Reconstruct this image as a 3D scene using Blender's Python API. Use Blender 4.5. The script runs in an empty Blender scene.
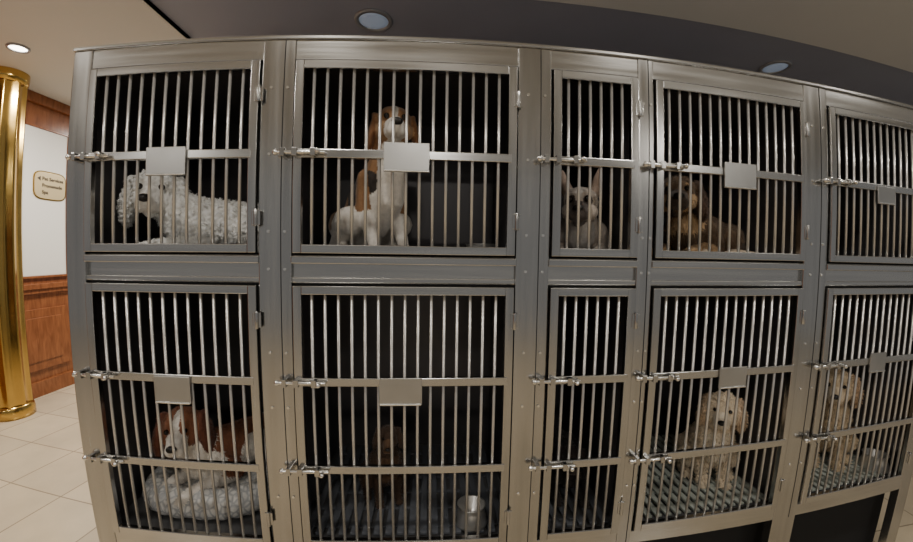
import bpy, bmesh, math, random
import numpy as np
from mathutils import Matrix, Vector, Euler
random.seed(7); rng=np.random.default_rng(7)
ZO=1.59          # height of upper cage floor above room floor
CEIL=2.74        # in room-shell units (room shell is scaled by RS)
RS=1.203
# ------------------------------------------------------------ helpers
def new_mat(name):
    m=bpy.data.materials.new(name); m.use_nodes=True
    return m,m.node_tree,m.node_tree.nodes['Principled BSDF']
def simple(name,col,rough=.5,metal=0.0,noise=0.0,nscale=8,emit=None,estr=0,stretch=(1,1,1),bump=0.0,coat=0):
    m,nt,b=new_mat(name)
    b.inputs['Base Color'].default_value=(*col,1); b.inputs['Roughness'].default_value=rough; b.inputs['Metallic'].default_value=metal
    if coat: b.inputs['Coat Weight'].default_value=coat
    if noise or bump:
        tc=nt.nodes.new('ShaderNodeTexCoord'); mp=nt.nodes.new('ShaderNodeMapping'); mp.inputs['Scale'].default_value=stretch
        n=nt.nodes.new('ShaderNodeTexNoise'); n.inputs['Scale'].default_value=nscale; n.inputs['Detail'].default_value=5
        nt.links.new(tc.outputs['Object'],mp.inputs[0]); nt.links.new(mp.outputs[0],n.inputs[0])
        if noise:
            r=nt.nodes.new('ShaderNodeMapRange'); r.inputs['To Min'].default_value=1-noise; r.inputs['To Max'].default_value=1+noise
            nt.links.new(n.outputs[0],r.inputs[0])
            mx=nt.nodes.new('ShaderNodeVectorMath'); mx.operation='SCALE'; mx.inputs[0].default_value=col
            nt.links.new(r.outputs[0],mx.inputs['Scale']); nt.links.new(mx.outputs[0],b.inputs['Base Color'])
            r2=nt.nodes.new('ShaderNodeMapRange'); r2.inputs['To Min'].default_value=max(.02,rough-.12); r2.inputs['To Max'].default_value=rough+.12
            nt.links.new(n.outputs[0],r2.inputs[0]); nt.links.new(r2.outputs[0],b.inputs['Roughness'])
        if bump:
            bp=nt.nodes.new('ShaderNodeBump'); bp.inputs['Strength'].default_value=bump; bp.inputs['Distance'].default_value=.01
            nt.links.new(n.outputs[0],bp.inputs['Height']); nt.links.new(bp.outputs[0],b.inputs['Normal'])
    if emit: b.inputs['Emission Color'].default_value=(*emit,1); b.inputs['Emission Strength'].default_value=estr
    return m
STEEL=simple('brushed_steel',(.49,.485,.472),.22,1.0,.24,3,stretch=(9,1,.5))
STEELH=simple('brushed_steel_rail',(.53,.525,.51),.22,1.0,.20,3,stretch=(.5,1,12))
ROD=simple('polished_rod',(.60,.585,.56),.3,.65)
PLATE=simple('name_plate_steel',(.46,.455,.44),.35,.9,.2,6)
LATCH=simple('latch_chrome',(.8,.79,.76),.22,1.0)
BOWL=simple('bowl_stainless',(.72,.71,.69),.3,.75)
INNER=simple('cage_inner_steel_shaded',(.13,.125,.13),.42,.6,.35,3,stretch=(1,1,.35))  # same steel as outside, dim cage light darkened into its colour
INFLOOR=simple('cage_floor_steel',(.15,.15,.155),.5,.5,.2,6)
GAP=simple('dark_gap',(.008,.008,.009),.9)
BRASS=simple('polished_brass',(.58,.38,.11),.19,1.0,.10,4)
CREAMW=simple('cream_wall_panel',(.86,.84,.78),.6)
def link(o,parent=None):
    bpy.context.collection.objects.link(o)
    if parent is not None: o.parent=parent
    return o
def empty(name,loc=(0,0,0)):
    e=bpy.data.objects.new(name,None); e.location=loc; e.empty_display_size=.1
    bpy.context.collection.objects.link(e); return e
ROOM=Matrix.Translation((0,.2606,0))@Matrix.Scale(RS,4)
def rp(p): return tuple(ROOM@Vector(p))
class MB:
    def __init__(s): s.bm=bmesh.new(); s.mats=[]
    def mi(s,m):
        if m not in s.mats: s.mats.append(m)
        return s.mats.index(m)
    def box(s,x0,x1,y0,y1,z0,z1,m,M=None):
        i=s.mi(m); r=bmesh.ops.create_cube(s.bm,size=1)
        for v in r['verts']:
            v.co=Vector(((x0+x1)/2+v.co.x*(x1-x0),(y0+y1)/2+v.co.y*(y1-y0),(z0+z1)/2+v.co.z*(z1-z0)))
            if M: v.co=M@v.co
        for f in {f for v in r['verts'] for f in v.link_faces}: f.material_index=i
    def cyl(s,p0,p1,r0,m,r1=None,seg=10,caps=True):
        i=s.mi(m); p0=Vector(p0);p1=Vector(p1); d=p1-p0
        r=bmesh.ops.create_cone(s.bm,cap_ends=caps,segments=seg,radius1=r0,radius2=r0 if r1 is None else r1,depth=d.length)
        M=Matrix.Translation((p0+p1)/2)@d.to_track_quat('Z','Y').to_matrix().to_4x4()
        for v in r['verts']: v.co=M@v.co
        for f in {f for v in r['verts'] for f in v.link_faces}: f.material_index=i; f.smooth=len(f.verts)==4
    def sph(s,c,r,m,sc=(1,1,1),seg=14):
        i=s.mi(m); q=bmesh.ops.create_uvsphere(s.bm,u_segments=seg,v_segments=seg//2+2,radius=r)
        for v in q['verts']: v.co=Vector((c[0]+v.co.x*sc[0],c[1]+v.co.y*sc[1],c[2]+v.co.z*sc[2]))
        for f in {f for v in q['verts'] for f in v.link_faces}: f.material_index=i; f.smooth=True
    def lathe(s,prof,c,m,seg=36):
        i=s.mi(m); rings=[]
        for (r,z) in prof:
            rings.append([s.bm.verts.new((c[0]+r*math.cos(2*math.pi*k/seg),c[1]+r*math.sin(2*math.pi*k/seg),c[2]+z)) for k in range(seg)])
        for a,b in zip(rings,rings[1:]):
            for k in range(seg):
                f=s.bm.faces.new((a[k],a[(k+1)%seg],b[(k+1)%seg],b[k])); f.material_index=i; f.smooth=True
    def done(s,name,parent=None,bevel=0,room=False):
        me=bpy.data.meshes.new(name); bmesh.ops.recalc_face_normals(s.bm,faces=s.bm.faces); s.bm.to_mesh(me); s.bm.free()
        if room: me.transform(ROOM)
        for m in s.mats: me.materials.append(m)
        o=bpy.data.objects.new(name,me); link(o,parent)
        if bevel:
            b=o.modifiers.new('bev','BEVEL'); b.width=bevel; b.segments=2; b.limit_method='ANGLE'
        return o
# ------------------------------------------------------------ kennel
XL=[-1.266,-.4794,.4243,.8229,1.6798]
XR=[-.5944,.3032,.7615,1.5473,2.43]
XO0,XO1=-1.3496,2.515
zt,z1,r1,z3,z4,r2,r3,z7=[ZO+v for v in (.7543,.68,.3463,0,-.1005,-.444,-.7747,-1.1077)]
zb=z7-.06
DEP=.80
kb=empty('dog_kennel_bank',(0,0,0))
f=MB()
posts=[(XO0,XL[0])]+[(XR[i],XL[i+1]) for i in range(4)]+[(XR[4],XO1)]
for a,b in posts:
    f.box(a,b,0,.045,.015,zt,STEEL)
for i in range(5):
    a,b=XL[i],XR[i]
    f.box(a-.001,b+.001,.002,.045,z1,zt,STEELH)
    f.box(a-.001,b+.001,.014,.045,z4,z3,STEELH)
    f.box(a-.001,b+.001,-.006,.014,z3-.030,z3-.004,STEELH)
    f.box(a-.001,b+.001,.004,.014,z4+.004,z4+.022,STEELH)
    f.box(a-.001,b+.001,.002,.045,zb,z7,STEELH)
f.box(XO0-.004,XO1+.004,-.006,.05,zt,zt+.014,STEELH)
f.done('front_frame',kb,.003)
s=MB()
for a,b in posts[1:5]:
    c=(a+b)/2+(b-a)*.18
    s.box(c-.0015,c+.0015,-.0008,.003,zb+.002,zt-.002,GAP)
    for z in (z1-.1,r1,z3+.08,z3-.05,r2+.1,r2-.1,r3-.12):
        for dx in ((b-a)*.3,-(b-a)*.2): s.cyl(((a+b)/2+dx,-.003,z),((a+b)/2+dx,.002,z),.005,LATCH)
s.done('post_screws_and_seams',kb)
c=MB()
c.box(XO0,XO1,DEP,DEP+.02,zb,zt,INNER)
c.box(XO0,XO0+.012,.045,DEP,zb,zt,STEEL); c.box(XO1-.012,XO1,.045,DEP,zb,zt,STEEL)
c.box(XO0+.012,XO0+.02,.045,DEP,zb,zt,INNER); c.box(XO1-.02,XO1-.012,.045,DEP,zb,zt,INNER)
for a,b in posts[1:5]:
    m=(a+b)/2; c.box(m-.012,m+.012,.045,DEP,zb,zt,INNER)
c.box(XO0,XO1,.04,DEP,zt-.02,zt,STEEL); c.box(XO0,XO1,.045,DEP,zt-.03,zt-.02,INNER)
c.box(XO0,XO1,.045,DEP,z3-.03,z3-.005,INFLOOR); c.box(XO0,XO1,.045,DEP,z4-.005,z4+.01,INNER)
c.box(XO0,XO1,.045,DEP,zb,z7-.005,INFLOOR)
c.box(XO0+.03,XO1-.03,.10,DEP,.005,zb,GAP)  # black block added to paint the shaded void under the kennels
c.done('carcass',kb)
l=MB()
for a,b in posts:
    x=(a+b)/2
    l.cyl((x,.024,0),(x,.024,.016),.035,GAP,seg=16)
l.done('feet',kb,.002)
def door(a,b,zb_,zt_,rails,name,nb,plate=None,prail=None):
    d=MB()
    d.box(a-.001,a+.006,.012,.03,zb_,zt_,GAP); d.box(b-.006,b+.001,.012,.03,zb_,zt_,GAP); d.box(a,b,.012,.03,zt_-.006,zt_+.001,GAP); d.box(a,b,.012,.03,zb_-.001,zb_+.006,GAP)
    g=.006; a+=g;b-=g; zb_+=g; zt_-=g; w=.030
    y0,y1=-.012,.010
    d.box(a,a+w,y0,y1,zb_,zt_,STEEL); d.box(b-w,b,y0,y1,zb_,zt_,STEEL)
    d.box(a+w,b-w,y0,y1,zt_-w,zt_,STEELH); d.box(a+w,b-w,y0,y1,zb_,zb_+w,STEELH)
    for r in rails: d.box(a+w*.6,b-w*.6,y0-.002,y1-.006,r-.015,r+.015,STEELH)
    o=d.done(name,kb,.0025)
    q=MB()
    for k in range(nb):
        x=a+w+(b-a-2*w)*(k+.7)/(nb+.4)
        q.cyl((x,.004,zb_+w*.5),(x,.004,zt_-w*.5),.0055,ROD,seg=10)
    q.done(name+'_bars',kb)
    h=MB()
    for z in (zt_-.12,zb_+.12):
        h.cyl((b+g*.5,-.016,z-.03),(b+g*.5,-.016,z+.03),.0065,STEEL)
        h.box(b-.012,b+g+.012,-.0145,-.011,z-.026,z+.026,STEEL)
    for r in rails:
        x0=a-.055; x1=a+.115
        h.cyl((x0,-.026,r),(x1,-.026,r),.0068,LATCH,seg=12)
        h.sph((x0,-.026,r),.0105,LATCH)
        h.cyl((x1-.02,-.026,r),(x1-.02,-.046,r),.006,LATCH); h.sph((x1-.02,-.048,r),.009,LATCH)
        for xx in (a+.012,a+.075): h.box(xx-.009,xx+.009,-.036,-.013,r-.0135,r+.0135,STEEL)
        h.box(a-.038,a-.022,-.034,-.0,r-.014,r+.014,STEEL)
    h.done(name+'_latches_and_hinges',kb,.0015)
    if plate:
        px,pw,dz0,dz1=plate
        p=MB(); p.box(px-pw/2,px+pw/2,-.022,-.0145,prail+dz0,prail+dz1,PLATE)
        p.box(px-pw/2+.003,px+pw/2-.003,-.027,-.022,prail+dz0,prail+dz0+.006,LATCH)
        p.done(name+'_name_plate',kb,.002)
NB=[12,15,6,14,14]
pu=[(-.925,.15,-.075,.025),(-.085,.155,-.06,.04),None,(1.19,.15,-.065,.035),(2.03,.12,-.075,.005)]
pl=[(-.92,.14,-.09,.010),(-.10,.15,-.08,.018),None,(1.20,.13,-.06,.025),(2.04,.11,-.05,.04)]
for i in range(5):
    door(XL[i],XR[i],z3,z1,[r1],'upper_door_%d'%(i+1),NB[i],pu[i],r1)
    door(XL[i],XR[i],z7,z4,[r2,r3],'lower_door_%d'%(i+1),NB[i],pl[i],r2)
# ------------------------------------------------------------ room
def marble():
    m,nt,b=new_mat('marble_tile')
    tc=nt.nodes.new('ShaderNodeTexCoord'); mp=nt.nodes.new('ShaderNodeMapping'); mp.inputs['Rotation'].default_value=(0,0,.12)
    br=nt.nodes.new('ShaderNodeTexBrick'); br.offset=0; br.inputs['Scale'].default_value=1.0
    br.inputs['Color1'].default_value=(.80,.67,.47,1); br.inputs['Color2'].default_value=(.64,.54,.39,1); br.inputs['Mortar'].default_value=(.38,.31,.22,1)
    br.inputs['Mortar Size'].default_value=.005; br.inputs['Brick Width'].default_value=.5; br.inputs['Row Height'].default_value=.5
    n=nt.nodes.new('ShaderNodeTexNoise'); n.inputs['Scale'].default_value=3; n.inputs['Detail'].default_value=8
    mx=nt.nodes.new('ShaderNodeMix'); mx.data_type='RGBA'; mx.blend_type='MULTIPLY'; mx.inputs[0].default_value=.35
    nt.links.new(tc.outputs['Object'],mp.inputs[0]); nt.links.new(mp.outputs[0],br.inputs[0]); nt.links.new(tc.outputs['Object'],n.inputs[0])
    nt.links.new(br.outputs[0],mx.inputs[6]); nt.links.new(n.outputs[0],mx.inputs[7]); nt.links.new(mx.outputs[2],b.inputs['Base Color'])
    b.inputs['Roughness'].default_value=.22
    return m
def wood():
    m,nt,b=new_mat('mahogany')
    tc=nt.nodes.new('ShaderNodeTexCoord'); mp=nt.nodes.new('ShaderNodeMapping'); mp.inputs['Scale'].default_value=(6,6,1)
    n=nt.nodes.new('ShaderNodeTexNoise'); n.inputs['Scale'].default_value=4; n.inputs['Detail'].default_value=8; n.inputs['Distortion'].default_value=1
    cr=nt.nodes.new('ShaderNodeValToRGB'); cr.color_ramp.elements[0].color=(.17,.05,.016,1); cr.color_ramp.elements[1].color=(.34,.125,.045,1)
    cr.color_ramp.elements[0].position=.25; cr.color_ramp.elements[1].position=.75
    nt.links.new(tc.outputs['Object'],mp.inputs[0]); nt.links.new(mp.outputs[0],n.inputs[0]); nt.links.new(n.outputs[0],cr.inputs[0]); nt.links.new(cr.outputs[0],b.inputs['Base Color'])
    b.inputs['Roughness'].default_value=.25
    return m
MARB=marble(); WOOD=wood()
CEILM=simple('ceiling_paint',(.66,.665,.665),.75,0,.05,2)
CEIL_SHADE=simple('ceiling_alcove_shade',(.28,.30,.39),.6,0,.1,2)  # shade above the kennels, painted in as a darker bluish ceiling colour
fl=MB(); fl.box(-6,6.5,-5,7,-.05,0,MARB); fl.done('floor',room=True)
ce=MB()
ce.box(-6,-1.63,-5,7,CEIL,CEIL+.05,CEILM); ce.box(-1.63,6.5,-5,.66,CEIL,CEIL+.05,CEILM)
ce.done('ceiling',room=True)
ca=MB(); ca.box(-1.63,6.5,.66,1.6,CEIL+.02,CEIL+.07,CEIL_SHADE); ca.box(-1.645,-1.63,.66,1.6,CEIL-.0,CEIL+.05,CEILM); ca.done('ceiling_alcove',room=True)
wb=MB(); wb.box(-1.63,6.5,1.5,1.6,0,CEIL+.02,simple('back_wall_paint',(.2,.19,.2),.7)); wb.done('wall_back',room=True)
we=MB(); we.box(-6,-1.63,6,6.1,0,CEIL,CREAMW); we.done('wall_corridor_end',room=True)
XW=-3.6
wl=MB()
wl.box(XW-.1,XW,-2,6,0,CEIL,WOOD)
for y0,y1 in ((1.17,2.13),(2.30,3.3),(3.47,4.5)):
    wl.box(XW,XW+.012,y0,y1,1.10,2.44,CREAMW)
    for (a,b,c_,d_) in ((y0-.02,y1+.02,1.08,1.10),(y0-.02,y1+.02,2.44,2.46),(y0-.02,y0,1.08,2.46),(y1,y1+.02,1.08,2.46)):
        wl.box(XW,XW+.022,a,b,c_,d_,WOOD)
    wl.box(XW,XW+.02,y0+.02,y1-.02,.24,.80,WOOD)
    wl.box(XW+.02,XW+.028,y0+.10,y1-.10,.32,.72,WOOD)
wl.done('wall_left',None,.004,room=True)
tr=MB(); tr.box(XW,XW+.045,-2,6,.98,1.03,WOOD); tr.box(XW,XW+.03,-2,6,.94,.98,WOOD); tr.done('trim_1',None,.006,room=True)
b_=MB(); b_.box(XW,XW+.03,-2,6,0,.14,WOOD); b_.done('baseboard_left',None,.005,room=True)
tt=MB(); tt.box(XW,XW+.05,-2,6,CEIL-.09,CEIL,WOOD); tt.done('trim_2',None,.006,room=True)
# brass column
bc=MB()
cx,cy=-3.405,1.335
R=.148
i=bc.mi(BRASS); rings=[]
seg=96
for z in (.1,CEIL-.08):
    rings.append([bc.bm.verts.new((cx+(R-.02*abs(math.sin(k/seg*2*math.pi*4)))*math.cos(2*math.pi*k/seg),cy+(R-.02*abs(math.sin(k/seg*2*math.pi*4)))*math.sin(2*math.pi*k/seg),z)) for k in range(seg)])
for k in range(seg):
    fa=bc.bm.faces.new((rings[0][k],rings[0][(k+1)%seg],rings[1][(k+1)%seg],rings[1][k])); fa.smooth=True; fa.material_index=i
bc.lathe([(.0,0),(.162,0),(.162,.06),(.158,.08),(.152,.10),(.12,.10)],(cx,cy,0),BRASS)
bc.lathe([(.12,-.09),(.152,-.09),(.158,-.05),(.158,0)],(cx,cy,CEIL),BRASS)
bc.done('brass_column',room=True)
# sign
sg=empty('wall_sign',rp((XW+.012,1.95,1.93))); sg.scale=(RS,RS,RS)
SIGN=simple('sign_plate',(.66,.53,.30),.35,.3); DARK=simple('sign_text',(.05,.035,.02),.5)
q=MB()
pts=[]
for k in range(48):
    t=2*math.pi*k/48; e=.45
    pts.append((abs(math.cos(t))**e*math.copysign(1,math.cos(t))*.165,abs(math.sin(t))**e*math.copysign(1,math.sin(t))*.125))
v0=[q.bm.verts.new((0,y,z)) for y,z in pts]; v1=[q.bm.verts.new((.012,y*.97,z*.97)) for y,z in pts]
q.bm.faces.new(v1)
for k in range(48): q.bm.faces.new((v0[k],v0[(k+1)%48],v1[(k+1)%48],v1[k]))
q.mi(SIGN); q.done('plate',sg)
q=MB(); v0=[q.bm.verts.new((-.001,y*1.05,z*1.06)) for y,z in pts]; v1=[q.bm.verts.new((.006,y*1.05,z*1.06)) for y,z in pts]; q.bm.faces.new(v1)
for k in range(48): q.bm.faces.new((v0[k],v0[(k+1)%48],v1[(k+1)%48],v1[k]))
q.mi(BRASS); q.done('brass_rim',sg)
def text(t,y,z,size,parent):
    cu=bpy.data.curves.new('t','FONT'); cu.body=t; cu.size=size; cu.extrude=.001; cu.offset=.0008; cu.align_x='LEFT'
    o=bpy.data.objects.new('lettering',cu); cu.materials.append(DARK)
    o.rotation_euler=(math.pi/2,0,math.pi/2); o.location=(.0135,y,z); link(o,parent)
for k,tx in enumerate(('Pet Services','Promenade','Spa')): text(tx,-.09,.045-.062*k,.046,sg)
a_=MB(); a_.mi(DARK)
vv=[a_.bm.verts.new((.0135,y,z)) for y,z in ((-.14,.057),(-.105,.08),(-.105,.034))]; a_.bm.faces.new(vv); a_.done('arrow',sg)
# ceiling lamps
LENS_ON=simple('lamp_lens_lit',(1,.95,.85),.4,emit=(1,.93,.8),estr=12)
LENS_OFF=simple('lamp_lens_frosted',(.45,.55,.72),.25,emit=(.6,.75,1),estr=.10)
RING=simple('lamp_ring',(.35,.36,.39),.4,.5)
def lamp(x,y,z,r,lens):
    m=MB()
    m.lathe([(r*.78,.0),(r*.8,-.012),(r,-.012),(r*1.02,-.004),(r*1.02,.002)],(x,y,z),RING)
    m.lathe([(.0001,-.012),(r*.5,-.012),(r*.78,-.004),(r*.78,.002)],(x,y,z),lens)
    return m.done('ceiling_downlight',room=True)
lamp(-2.9,1.0,CEIL,.075,LENS_ON); lamp(-.37,.96,CEIL+.02,.115,LENS_OFF); lamp(2.51,1.02,CEIL+.02,.11,LENS_OFF)
def area(name,loc,size,power,col,rot=(0,0,0)):
    L=bpy.data.lights.new(name,'AREA'); L.shape='DISK'; L.size=size; L.energy=power; L.color=col
    o=bpy.data.objects.new(name,L); o.location=rp(loc); o.rotation_euler=rot; bpy.context.collection.objects.link(o)
for x in (-2.4,-.6,1.2,3.0):
    area('downlight_lamp',(x,-1.0,CEIL-.03),.22,15,(1,.95,.87))
for x in (-3.0,0,3.0):
    area('downlight_lamp',(x,-3.2,CEIL-.03),.3,36,(1,.95,.87))
area('downlight_lamp',(-2.7,1.0,CEIL-.04),.2,75,(1,.94,.86)); area('downlight_lamp',(-2.5,3.2,CEIL-.04),.25,90,(1,.94,.86))
w=bpy.data.worlds.new('w'); bpy.context.scene.world=w; w.use_nodes=True
w.node_tree.nodes['Background'].inputs[0].default_value=(.95,.93,.90,1); w.node_tree.nodes['Background'].inputs[1].default_value=.24
# ------------------------------------------------------------ dogs
def fur_mat():
    m=bpy.data.materials.new('fur'); m.use_nodes=True; nt=m.node_tree; b=nt.nodes['Principled BSDF']
    at=nt.nodes.new('ShaderNodeAttribute'); at.attribute_name='Col'
    tc=nt.nodes.new('ShaderNodeTexCoord'); n=nt.nodes.new('ShaderNodeTexNoise'); n.inputs['Scale'].default_value=70; n.inputs['Detail'].default_value=4
    r=nt.nodes.new('ShaderNodeMapRange'); r.inputs['To Min'].default_value=.75; r.inputs['To Max'].default_value=1.2
    mx=nt.nodes.new('ShaderNodeVectorMath'); mx.operation='SCALE'
    nt.links.new(tc.outputs['Object'],n.inputs[0]); nt.links.new(n.outputs[0],r.inputs[0]); nt.links.new(at.outputs['Color'],mx.inputs[0]); nt.links.new(r.outputs[0],mx.inputs['Scale']); nt.links.new(mx.outputs[0],b.inputs['Base Color'])
    b.inputs['Roughness'].default_value=.8; b.inputs['Specular IOR Level'].default_value=.25; b.inputs['Sheen Weight'].default_value=.25
    return m
FUR=fur_mat(); EYE=simple('dog_eye',(.012,.008,.006),.08); NOSE=simple('dog_nose',(.015,.013,.013),.35)
def ico(sub):
    b=bmesh.new(); bmesh.ops.create_icosphere(b,subdivisions=sub,radius=1)
    V=np.array([v.co[:] for v in b.verts]); F=[[v.index for v in f.verts] for f in b.faces]; b.free(); return V,F
IV,IF=ico(2)
def rotm(e): return np.array(Euler(e).to_matrix())
def make_dog(name,loc,yaw,s,pose,C,head,hyaw,hpitch=0,fl=1.0,ear='drop',muz=1.0,paint=(),fur=(0,.02,.003,.4),noise=0.0,hscale=1.0,hpos=None,tail=True,earsc=1.0,eyescale=1.0,roll=0.0):
    E=[]
    def cap(p0,r0_,p1,r1_,col,inf=True):
        k=fl if inf else 1
        p0=np.array(p0,float);p1=np.array(p1,float); L=np.linalg.norm(p1-p0); n_=max(2,int(math.ceil(L/(.3*min(r0_,r1_)))))
        for i in range(n_+1):
            t=i/n_; E.append((p0+(p1-p0)*t,np.eye(3)*(r0_+(r1_-r0_)*t)*k,col))
    if pose=='sit':
        cap((-.17,0,.105),.095,(-.10,0,.19),.098,C['back']); cap((-.10,0,.19),.098,(.0,0,.27),.092,C['back'])
        cap((.0,0,.27),.088,(.04,0,.355),.062,C['neck']); cap((.04,0,.355),.060,(.05,0,.43),.052,C['neck'])
        cap((.035,0,.22),.068,(.055,0,.30),.062,C['chest']); cap((-.06,0,.14),.075,(.03,0,.22),.07,C['belly'])
        for q_ in (1,-1):
            cap((.0,q_*.055,.28),.048,(-.01,q_*.068,.17),.036,C['shoulder']); cap((-.01,q_*.068,.17),.034,(.05,q_*.062,.05),.022,C['fleg'])
            cap((.05,q_*.062,.05),.022,(.058,q_*.062,.022),.023,C['paw']); cap((.058,q_*.062,.020),.024,(.088,q_*.064,.016),.019,C['paw'])
            for dy in (-.013,0,.013): cap((.088,q_*.064+dy,.013),.0115,(.104,q_*.064+dy,.010),.009,C['paw'])
            cap((-.15,q_*.07,.12),.075,(-.05,q_*.105,.13),.058,C['thigh']); cap((-.05,q_*.105,.13),.05,(-.16,q_*.11,.045),.030,C['thigh'])
            cap((-.16,q_*.11,.035),.026,(-.05,q_*.12,.022),.023,C['paw']); cap((-.05,q_*.12,.02),.023,(-.01,q_*.122,.017),.02,C['paw'])
        if tail: cap((-.24,0,.05),.022,(-.33,.05,.025),.018,C['tail']); cap((-.33,.05,.025),.018,(-.40,.13,.02),.011,C['tail'])
        hp0=np.array((.075,0,.475)); neckend=(.05,0,.43)
    else:
        cap((-.30,0,.10),.092,(-.15,0,.115),.096,C['back']); cap((-.15,0,.115),.096,(.05,0,.125),.10,C['back'])
        cap((.05,0,.13),.095,(.11,0,.18),.068,C['neck']); cap((.09,0,.11),.075,(.13,0,.15),.06,C['chest'])
        for q_ in (1,-1):
            cap((.06,q_*.07,.12),.055,(.0,q_*.10,.055),.04,C['shoulder']); cap((.0,q_*.10,.045),.034,(.19,q_*.075,.03),.024,C['fleg'])
            cap((.19,q_*.075,.027),.026,(.235,q_*.075,.02),.021,C['paw'])
            for dy in (-.013,0,.013): cap((.235,q_*.075+dy,.015),.0115,(.252,q_*.075+dy,.012),.009,C['paw'])
            cap((-.28,q_*.07,.10),.075,(-.16,q_*.12,.09),.055,C['thigh']); cap((-.16,q_*.12,.08),.045,(-.30,q_*.13,.04),.03,C['thigh'])
            cap((-.30,q_*.13,.03),.026,(-.16,q_*.145,.022),.022,C['paw'])
        if tail: cap((-.38,0,.08),.024,(-.44,.08,.03),.02,C['tail']); cap((-.44,.08,.03),.018,(-.38,.18,.02),.012,C['tail'])
        hp0=np.array((.17,0,.265)); neckend=(.11,0,.18)
    if hpos is not None: hp0=np.array(hpos,float)
    rel=hyaw-yaw
    HR=rotm((0,0,rel))@rotm((0,hpitch,0))@rotm((roll,0,0))
    def H(p): return hp0+HR@(np.array(p,float)*hscale)
    hs=hscale
    def hcap(p0,a,p1,b,col): cap(H(p0),a*hs,H(p1),b*hs,col,False)
    def hell(c_,rad,e,col): E.append((H(c_),HR@rotm(e)@np.diag(np.array(rad)*hs),col))
    cap(neckend,.056,H((-.03,0,-.02)),.046*hs,C['neck'])
    hf=1+(fl-1)*.6
    hell((0,0,.008),(.062*hf,.056*hf,.052*hf),(0,0,0),head['skull'])
    hell((.030,0,.016),(.034,.040*hf,.034),(0,0,0),head['skull'])
    for q_ in (1,-1): hell((.02,q_*.028,-.02),(.04,.028*hf,.030*hf),(0,0,0),head['cheek'])
    hcap((.045,0,-.014),.032*hf,(.045+.062*muz,0,-.024),.023*hf,head['muzzle'])
    for q_ in (1,-1): hcap((.06,q_*.012,-.030),.021,(.045+.060*muz,q_*.011,-.033),.018*hf,head['muzzle'])
    hcap((.03,0,-.048),.018,(.04+.045*muz,0,-.052),.012,head['jaw'])
    for q_ in (1,-1):
        if ear=='drop':
            hell((-.012,q_*.052,.018),(.026,.012,.024),(q_*-.5,0,0),head['ear'])
            hell((-.002,q_*.066,-.026*earsc),(.030*earsc,.0115,.050*earsc),(q_*.12,.1,0),head['ear'])
        elif ear=='fluffy':
            hell((-.012,q_*.055,.018),(.03,.020,.030),(q_*-.45,0,0),head['ear'])
            hell((-.006,q_*.072,-.030*earsc),(.035*earsc,.021,.056*earsc),(q_*.14,0,0),head['ear'])
        elif ear=='bat':
            hcap((-.012,q_*.036,.035),.021,(-.008,q_*.050,.075),.016,head['ear']); hcap((-.008,q_*.050,.075),.016,(-.004,q_*.057,.108),.007,head['ear'])
    bm_v=[];bm_f=[]
    for c_,A,col in E:
        o=len(bm_v); bm_v.extend((c_+IV@A.T).tolist()); bm_f.extend([[a+o for a in f_] for f_ in IF])
    me=bpy.data.meshes.new('tmp'); me.from_pydata(bm_v,[],bm_f)
    ob=bpy.data.objects.new('tmp',me); bpy.context.collection.objects.link(ob)
    rm=ob.modifiers.new('r','REMESH'); rm.mode='VOXEL'; rm.voxel_size=.0052
    sm=ob.modifiers.new('s','SMOOTH'); sm.factor=.5; sm.iterations=4
    dg=bpy.context.evaluated_depsgraph_get(); ev=ob.evaluated_get(dg); m2=ev.to_mesh()
    nv=len(m2.vertices); P=np.empty(nv*3); m2.vertices.foreach_get('co',P); P=P.reshape(-1,3)
    N=np.array([v.normal[:] for v in m2.vertices]); F=[list(p.vertices) for p in m2.polygons]
    ev.to_mesh_clear(); bpy.data.objects.remove(ob); bpy.data.meshes.remove(me)
    jit=np.stack([np.sin(P[:,1]*90+P[:,2]*70),np.sin(P[:,2]*80+P[:,0]*95),np.sin(P[:,0]*85+P[:,1]*75)],1)*.003
    Q=P+jit
    best=np.full(nv,1e9); col=np.zeros((nv,3))
    for c_,A,cc in E:
        d=(np.linalg.norm((Q-c_)@np.linalg.inv(A).T,axis=1)-1)*abs(np.linalg.det(A))**(1/3)
        k=d<best; best[k]=d[k]; col[k]=cc
    for fr,c_,rad,cc in paint:
        q=((Q-hp0)@HR)/hs if fr=='h' else Q
        k=(((q-np.array(c_))/np.array(rad))**2).sum(1)<1; col[k]=cc
    if noise:
        a1=P[:,0]+.012*np.sin(P[:,1]*75+1.3*np.sin(P[:,2]*40)); a2=P[:,1]+.012*np.sin(P[:,2]*70+P[:,0]*30); a3=P[:,2]+.012*np.sin(P[:,0]*80+P[:,1]*35)
        nz=np.sin(a1*170)*np.sin(a2*160)*np.sin(a3*165)*1.6
        nz=np.clip(nz,-1,1)
        facem=np.clip((((P-H((.09,0,-.01)))**2).sum(1)**.5-.04*hs)/.05,0.1,1)
        P=P+N*((nz*noise+noise*.4)*facem)[:,None]
        col=col*(1+.16*nz[:,None]*facem[:,None])
    verts=P.tolist(); faces=F; cols=col.tolist(); mats=[0]*len(F)
    cnt,Lf,wf,lift=fur
    if cnt:
        idx=rng.integers(0,nv,cnt)
        p=P[idx]; n_=N[idx]
        flow=np.array([-.35,0,-.75])+rng.normal(0,.35,(cnt,3)); flow-= (flow*n_).sum(1)[:,None]*n_*1.0
        t=np.cross(n_,flow); t/=np.linalg.norm(t,axis=1)[:,None]+1e-6
        dist=((p-H((.10,0,.0)))**2).sum(1)**.5
        ls=np.clip((dist-.03)/.10,.08,1)*rng.uniform(.5,1.2,cnt)
        L=(Lf*ls)[:,None]
        base=p-n_*.002; mid=p+(n_*lift*.8+flow*.5)*L*.6; tip=mid+(n_*lift*.1+flow*.9)*L*.6
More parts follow.
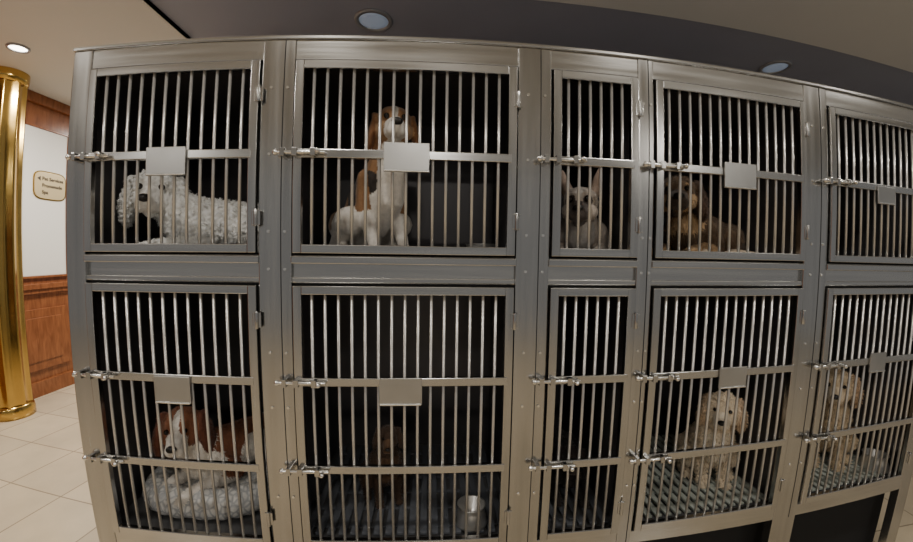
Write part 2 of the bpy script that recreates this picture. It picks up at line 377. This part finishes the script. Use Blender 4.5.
        tip[:,2]=np.maximum(tip[:,2],.002)
        o=len(verts)
        arr=np.stack([base-t*wf,base+t*wf,mid+t*wf*.8,mid-t*wf*.8,tip],1).reshape(-1,3)
        verts+=arr.tolist()
        cols+=np.repeat(col[idx]*rng.uniform(.85,1.25,(cnt,1)),5,axis=0).tolist()
        for k in range(cnt):
            a=o+5*k; faces.append([a,a+1,a+2,a+3]); faces.append([a+3,a+2,a+4]); mats+=[0,0]
    def add_e(c_,rad,mi):
        o=len(verts); A=HR@np.diag(np.array(rad)*hs); verts.extend((H(c_)+IV@A.T).tolist()); faces.extend([[a+o for a in f_] for f_ in IF]); cols.extend([[.02,.015,.01]]*len(IV)); mats.extend([mi]*len(IF))
    es=.0086*eyescale
    for q_ in (1,-1): add_e((.057,q_*.025*hf,.016),(es,es,es),1)
    add_e((.045+.062*muz+.020*hf,0,-.012),(.012,.016,.011),2)
    verts=np.array(verts)*s
    verts[:,2]=np.maximum(verts[:,2],.0)
    me=bpy.data.meshes.new(name); me.from_pydata(verts.tolist(),[],faces)
    me.materials.append(FUR); me.materials.append(EYE); me.materials.append(NOSE)
    me.polygons.foreach_set('material_index',mats); me.polygons.foreach_set('use_smooth',[True]*len(faces))
    a=me.color_attributes.new('Col','FLOAT_COLOR','POINT'); cc=np.ones((len(cols),4)); cc[:,:3]=np.clip(cols,0,1); a.data.foreach_set('color',cc.ravel())
    o=bpy.data.objects.new(name,me); o.location=loc; o.rotation_euler=(0,0,yaw); link(o)
    return o
def allc(c,**k):
    d={n:c for n in ('back','neck','chest','belly','shoulder','fleg','paw','thigh','tail')}; d.update(k); return d
def headc(c,**k):
    d={n:c for n in ('skull','cheek','muzzle','jaw','ear')}; d.update(k); return d
D=math.radians
UF=ZO-.005; LF=z7-.005
W_=(.94,.93,.89)
make_dog('white_poodle',(-.965,.33,UF),D(202),1.06,'lie',allc(W_),headc(W_,muzzle=(.86,.83,.78)),D(-66),.14,fl=1.10,ear='fluffy',earsc=1.2,muz=.95,fur=(6000,.014,.003,.7),noise=.0055,hpos=(.20,.0,.245),hscale=1.42,tail=False)
BR=(.34,.18,.085); BL=(.045,.035,.03); WH=(.84,.79,.72)
make_dog('beagle',(-.20,.24,UF),D(-52),1.08,'sit',allc(WH,back=BL,neck=BR,shoulder=BR,thigh=WH,tail=BL),headc(BR,muzzle=WH,jaw=WH,cheek=(.45,.27,.14),ear=(.27,.125,.055)),D(-80),.12,ear='drop',earsc=1.2,
  paint=[('h',(.06,0,.03),(.07,.008,.06),WH),('b',(.075,0,.30),(.055,.06,.15),WH),('b',(-.10,0,.26),(.10,.12,.12),BL),('b',(-.15,.0,.16),(.07,.2,.09),BR),('b',(-.1,0,.05),(.2,.3,.06),WH)],fur=(5000,.010,.001,.15),hscale=1.2)
FG=(.55,.48,.42); FD=(.09,.075,.07)
make_dog('french_bulldog',(.65,.28,UF),D(-112),.94,'lie',allc(FG,chest=(.6,.56,.52)),headc(FG,muzzle=FD,jaw=FD,ear=(.46,.35,.29)),D(-117),.05,ear='bat',muz=.28,hscale=1.38,eyescale=1.2,
  paint=[('h',(.06,.028,.012),(.03,.018,.016),FD),('h',(.06,-.028,.012),(.03,.018,.016),FD),('h',(.06,0,.05),(.04,.012,.03),(.6,.56,.52))],fur=(1500,.01,.001,.15),tail=False,hpos=(.15,0,.23))
DK=(.13,.082,.048); TN=(.50,.33,.18)
make_dog('brown_long_haired_dog',(1.24,.32,UF+.012),D(212),1.0,'lie',allc(DK,paw=TN,fleg=TN),headc(DK,muzzle=(.06,.04,.03),cheek=TN,ear=(.08,.045,.028)),D(-122),.05,fl=1.1,ear='fluffy',muz=.8,hscale=1.38,
  paint=[('h',(.07,.03,.035),(.025,.014,.014),TN),('h',(.07,-.03,.035),(.025,.014,.014),TN),('b',(.12,0,.15),(.08,.09,.06),TN)],fur=(14000,.026,.0018,.3),noise=.002,hpos=(.2,0,.275),tail=False)
make_dog('cavalier_spaniel',(-.965,.34,LF+.085),D(240),1.0,'lie',allc((.25,.10,.05),neck=WH,chest=WH,paw=WH,fleg=WH,belly=WH,thigh=WH),headc((.25,.095,.045),muzzle=WH,jaw=WH,ear=(.16,.055,.03)),D(-74),.12,fl=1.12,ear='fluffy',earsc=1.35,muz=.7,
  paint=[('h',(.06,0,.04),(.06,.013,.06),WH),('b',(.1,0,.12),(.1,.15,.08),WH),('b',(-.12,.1,.1),(.09,.1,.09),WH)],fur=(12000,.022,.0016,.3),hpos=(.16,-.01,.295),hscale=1.32,tail=False)
DD=(.055,.032,.02)
make_dog('brown_dachshund',(-.19,.29,LF+.018),D(-72),.68,'sit',allc(DD,chest=(.10,.055,.03)),headc(DD,muzzle=(.12,.065,.035)),D(-85),.05,ear='fluffy',earsc=1.0,muz=1.0,fl=1.15,fur=(9000,.026,.002,.4),hscale=1.05)
make_dog('black_terrier',(.66,.36,LF+.018),D(-100),.80,'lie',allc((.03,.024,.022)),headc((.04,.03,.028),muzzle=(.07,.05,.04)),D(-110),.1,ear='fluffy',muz=.8,fl=1.08,fur=(7000,.025,.002,.4),tail=False)
CR=(.78,.65,.48)
make_dog('cream_cockapoo',(1.395,.27,LF+.018),D(-108),.84,'sit',allc(CR,chest=(.84,.73,.58)),headc(CR,muzzle=(.82,.71,.56),ear=(.66,.49,.33)),D(-131),.1,fl=1.22,ear='fluffy',muz=.75,hscale=1.32,earsc=1.1,fur=(12000,.026,.0022,.6),noise=.0055)
TA=(.60,.47,.31)
make_dog('tan_cockapoo',(2.15,.27,LF+.018),D(-128),.97,'sit',allc(TA,chest=(.66,.53,.37)),headc(TA,muzzle=(.66,.53,.37),ear=(.46,.31,.19)),D(-144),.1,fl=1.2,ear='fluffy',muz=.75,hscale=1.25,fur=(12000,.026,.0022,.6),noise=.0055)
# ------------------------------------------------------------ bowls, beds, mats
def bowl(x,y,z,r,h):
    m=MB(); m.lathe([(.0001,.004),(r*.98,.004),(r*1.05,0),(r*1.08,.008),(r*.86,h*.7),(r*.88,h*.95),(r*.95,h),(r*.84,h*.97),(r*.6,h*.4),(.0001,h*.3)],(x,y,z),BOWL); return m.done('steel_dog_bowl')
bowl(.175,.115,LF+.018,.062,.085); bowl(2.38,.13,LF+.018,.07,.08); bowl(.22,.3,UF,.075,.06)
def fabric():
    m,nt,b=new_mat('bed_fabric'); tc=nt.nodes.new('ShaderNodeTexCoord')
    v=nt.nodes.new('ShaderNodeTexVoronoi'); v.feature='DISTANCE_TO_EDGE'; v.inputs['Scale'].default_value=32
    cr=nt.nodes.new('ShaderNodeValToRGB'); cr.color_ramp.elements[0].color=(.42,.43,.44,1); cr.color_ramp.elements[1].color=(.72,.71,.68,1); cr.color_ramp.elements[1].position=.2; cr.color_ramp.elements[0].position=.03
    nt.links.new(tc.outputs['Object'],v.inputs['Vector']); nt.links.new(v.outputs['Distance'],cr.inputs[0]); nt.links.new(cr.outputs[0],b.inputs['Base Color'])
    b.inputs['Roughness'].default_value=.9
    return m
QB=fabric()
def bed():
    bm=bmesh.new(); nu,nv_=120,20; cx,cy=-.985,.335; a,b_=.31,.25
    grid=[]
    for i in range(nu):
        u=2*math.pi*i/nu; ring=[]
        e=.7; ex=math.copysign(abs(math.cos(u))**e,math.cos(u)); ey=math.copysign(abs(math.sin(u))**e,math.sin(u))
        for j in range(nv_):
            v=2*math.pi*j/nv_; rr=.056+.007*abs(math.sin(u*13+v*1.5))+.004*abs(math.sin(u*13-v*2.5))
            ring.append(bm.verts.new((cx+ex*(a-.06)+math.cos(u)*rr*math.cos(v),cy+ey*(b_-.06)+math.sin(u)*rr*math.cos(v),LF+.064+rr*math.sin(v))))
        grid.append(ring)
    for i in range(nu):
        for j in range(nv_):
            bm.faces.new((grid[i][j],grid[(i+1)%nu][j],grid[(i+1)%nu][(j+1)%nv_],grid[i][(j+1)%nv_]))
    r=bmesh.ops.create_uvsphere(bm,u_segments=40,v_segments=16,radius=1)
    for v in r['verts']:
        v.co=Vector((cx+v.co.x*.25,cy+v.co.y*.2,LF+.048+v.co.z*.045+.004*math.sin(v.co.x*30)*math.sin(v.co.y*30)))
    for f_ in bm.faces: f_.smooth=True
    me=bpy.data.meshes.new('dog_bed'); bmesh.ops.recalc_face_normals(bm,faces=bm.faces); bm.to_mesh(me); bm.free(); me.materials.append(QB)
    link(bpy.data.objects.new('dog_bed',me))
bed()
BLK=simple('tan_fleece',(.66,.55,.42),.9,0,.3,30,bump=.6)
def blanket(name,x0,x1,y0,y1,z,mat,h=.02,amp=.012):
    bm=bmesh.new(); n_=40; g=[]
    for i in range(n_):
        row=[]
        for j in range(n_):
            u=i/(n_-1);v=j/(n_-1); ed=min(u,1-u,v,1-v)
            row.append(bm.verts.new((x0+(x1-x0)*u+.008*math.sin(v*17),y0+(y1-y0)*v+.008*math.sin(u*19),z+min(ed*8,1)*(h+amp*math.sin(u*14+3*v)*math.sin(v*11+2*u)))))
        g.append(row)
    for i in range(n_-1):
        for j in range(n_-1):
            f_=bm.faces.new((g[i][j],g[i+1][j],g[i+1][j+1],g[i][j+1])); f_.smooth=True
    me=bpy.data.meshes.new(name); bm.to_mesh(me); bm.free(); me.materials.append(mat); link(bpy.data.objects.new(name,me))
blanket('fleece_blanket',1.10,1.54,.07,.6,UF+.002,BLK,.040,.018)
MAT1=simple('slat_mat_plastic',(.42,.46,.42),.55,0,.2,5); MAT2=simple('slat_mat_grey',(.12,.13,.15),.6,0,.2,5)
def slat(x0,x1,y0,y1,mat):
    m=MB(); n_=int((x1-x0)/.045)
    for k in range(n_):
        x=x0+(x1-x0)*(k+.5)/n_; m.box(x-.014,x+.014,y0,y1,LF+.006,LF+.018,mat)
    for k in range(6):
        y=y0+(y1-y0)*(k+.5)/6; m.box(x0,x1,y-.01,y+.01,LF,LF+.008,mat)
    m.done('slatted_floor_mat',None,.002)
slat(XR[0]+.09,XR[1]+.02,.06,.75,MAT2); slat(XR[1]+.1,XR[2]+.0,.06,.75,MAT2); slat(XR[2]+.06,XR[3]+.03,.06,.75,MAT1); slat(XR[3]+.1,XR[4],.06,.75,MAT1)
# ------------------------------------------------------------ camera (wide action-camera lens)
f1_,f3_=366.72252,98.34772; sw=36.0; mm=sw/913
th=np.linspace(0,1.15,200); rr=(f1_*th+f3_*th**3)*mm
k=np.linalg.lstsq(np.stack([rr,rr**2,rr**3,rr**4],1),th,rcond=None)[0]
cd=bpy.data.cameras.new('camera'); co=bpy.data.objects.new('camera',cd); bpy.context.collection.objects.link(co)
bpy.context.scene.camera=co
co.matrix_world=Matrix.Translation((0,-1.28373,ZO+.01048))@(Matrix.Rotation(-.07142,3,'Z')@Matrix.Rotation(math.pi/2-.04687,3,'X')@Matrix.Rotation(.0139,3,'Z')).to_4x4()
cd.sensor_width=sw; cd.lens=13.0; cd.clip_start=.02
cd.type='PANO'
cd.panorama_type='FISHEYE_LENS_POLYNOMIAL'; cd.fisheye_fov=math.pi
cd.fisheye_polynomial_k0=0
cd.fisheye_polynomial_k1=-k[0]; cd.fisheye_polynomial_k2=-k[1]; cd.fisheye_polynomial_k3=-k[2]; cd.fisheye_polynomial_k4=-k[3]
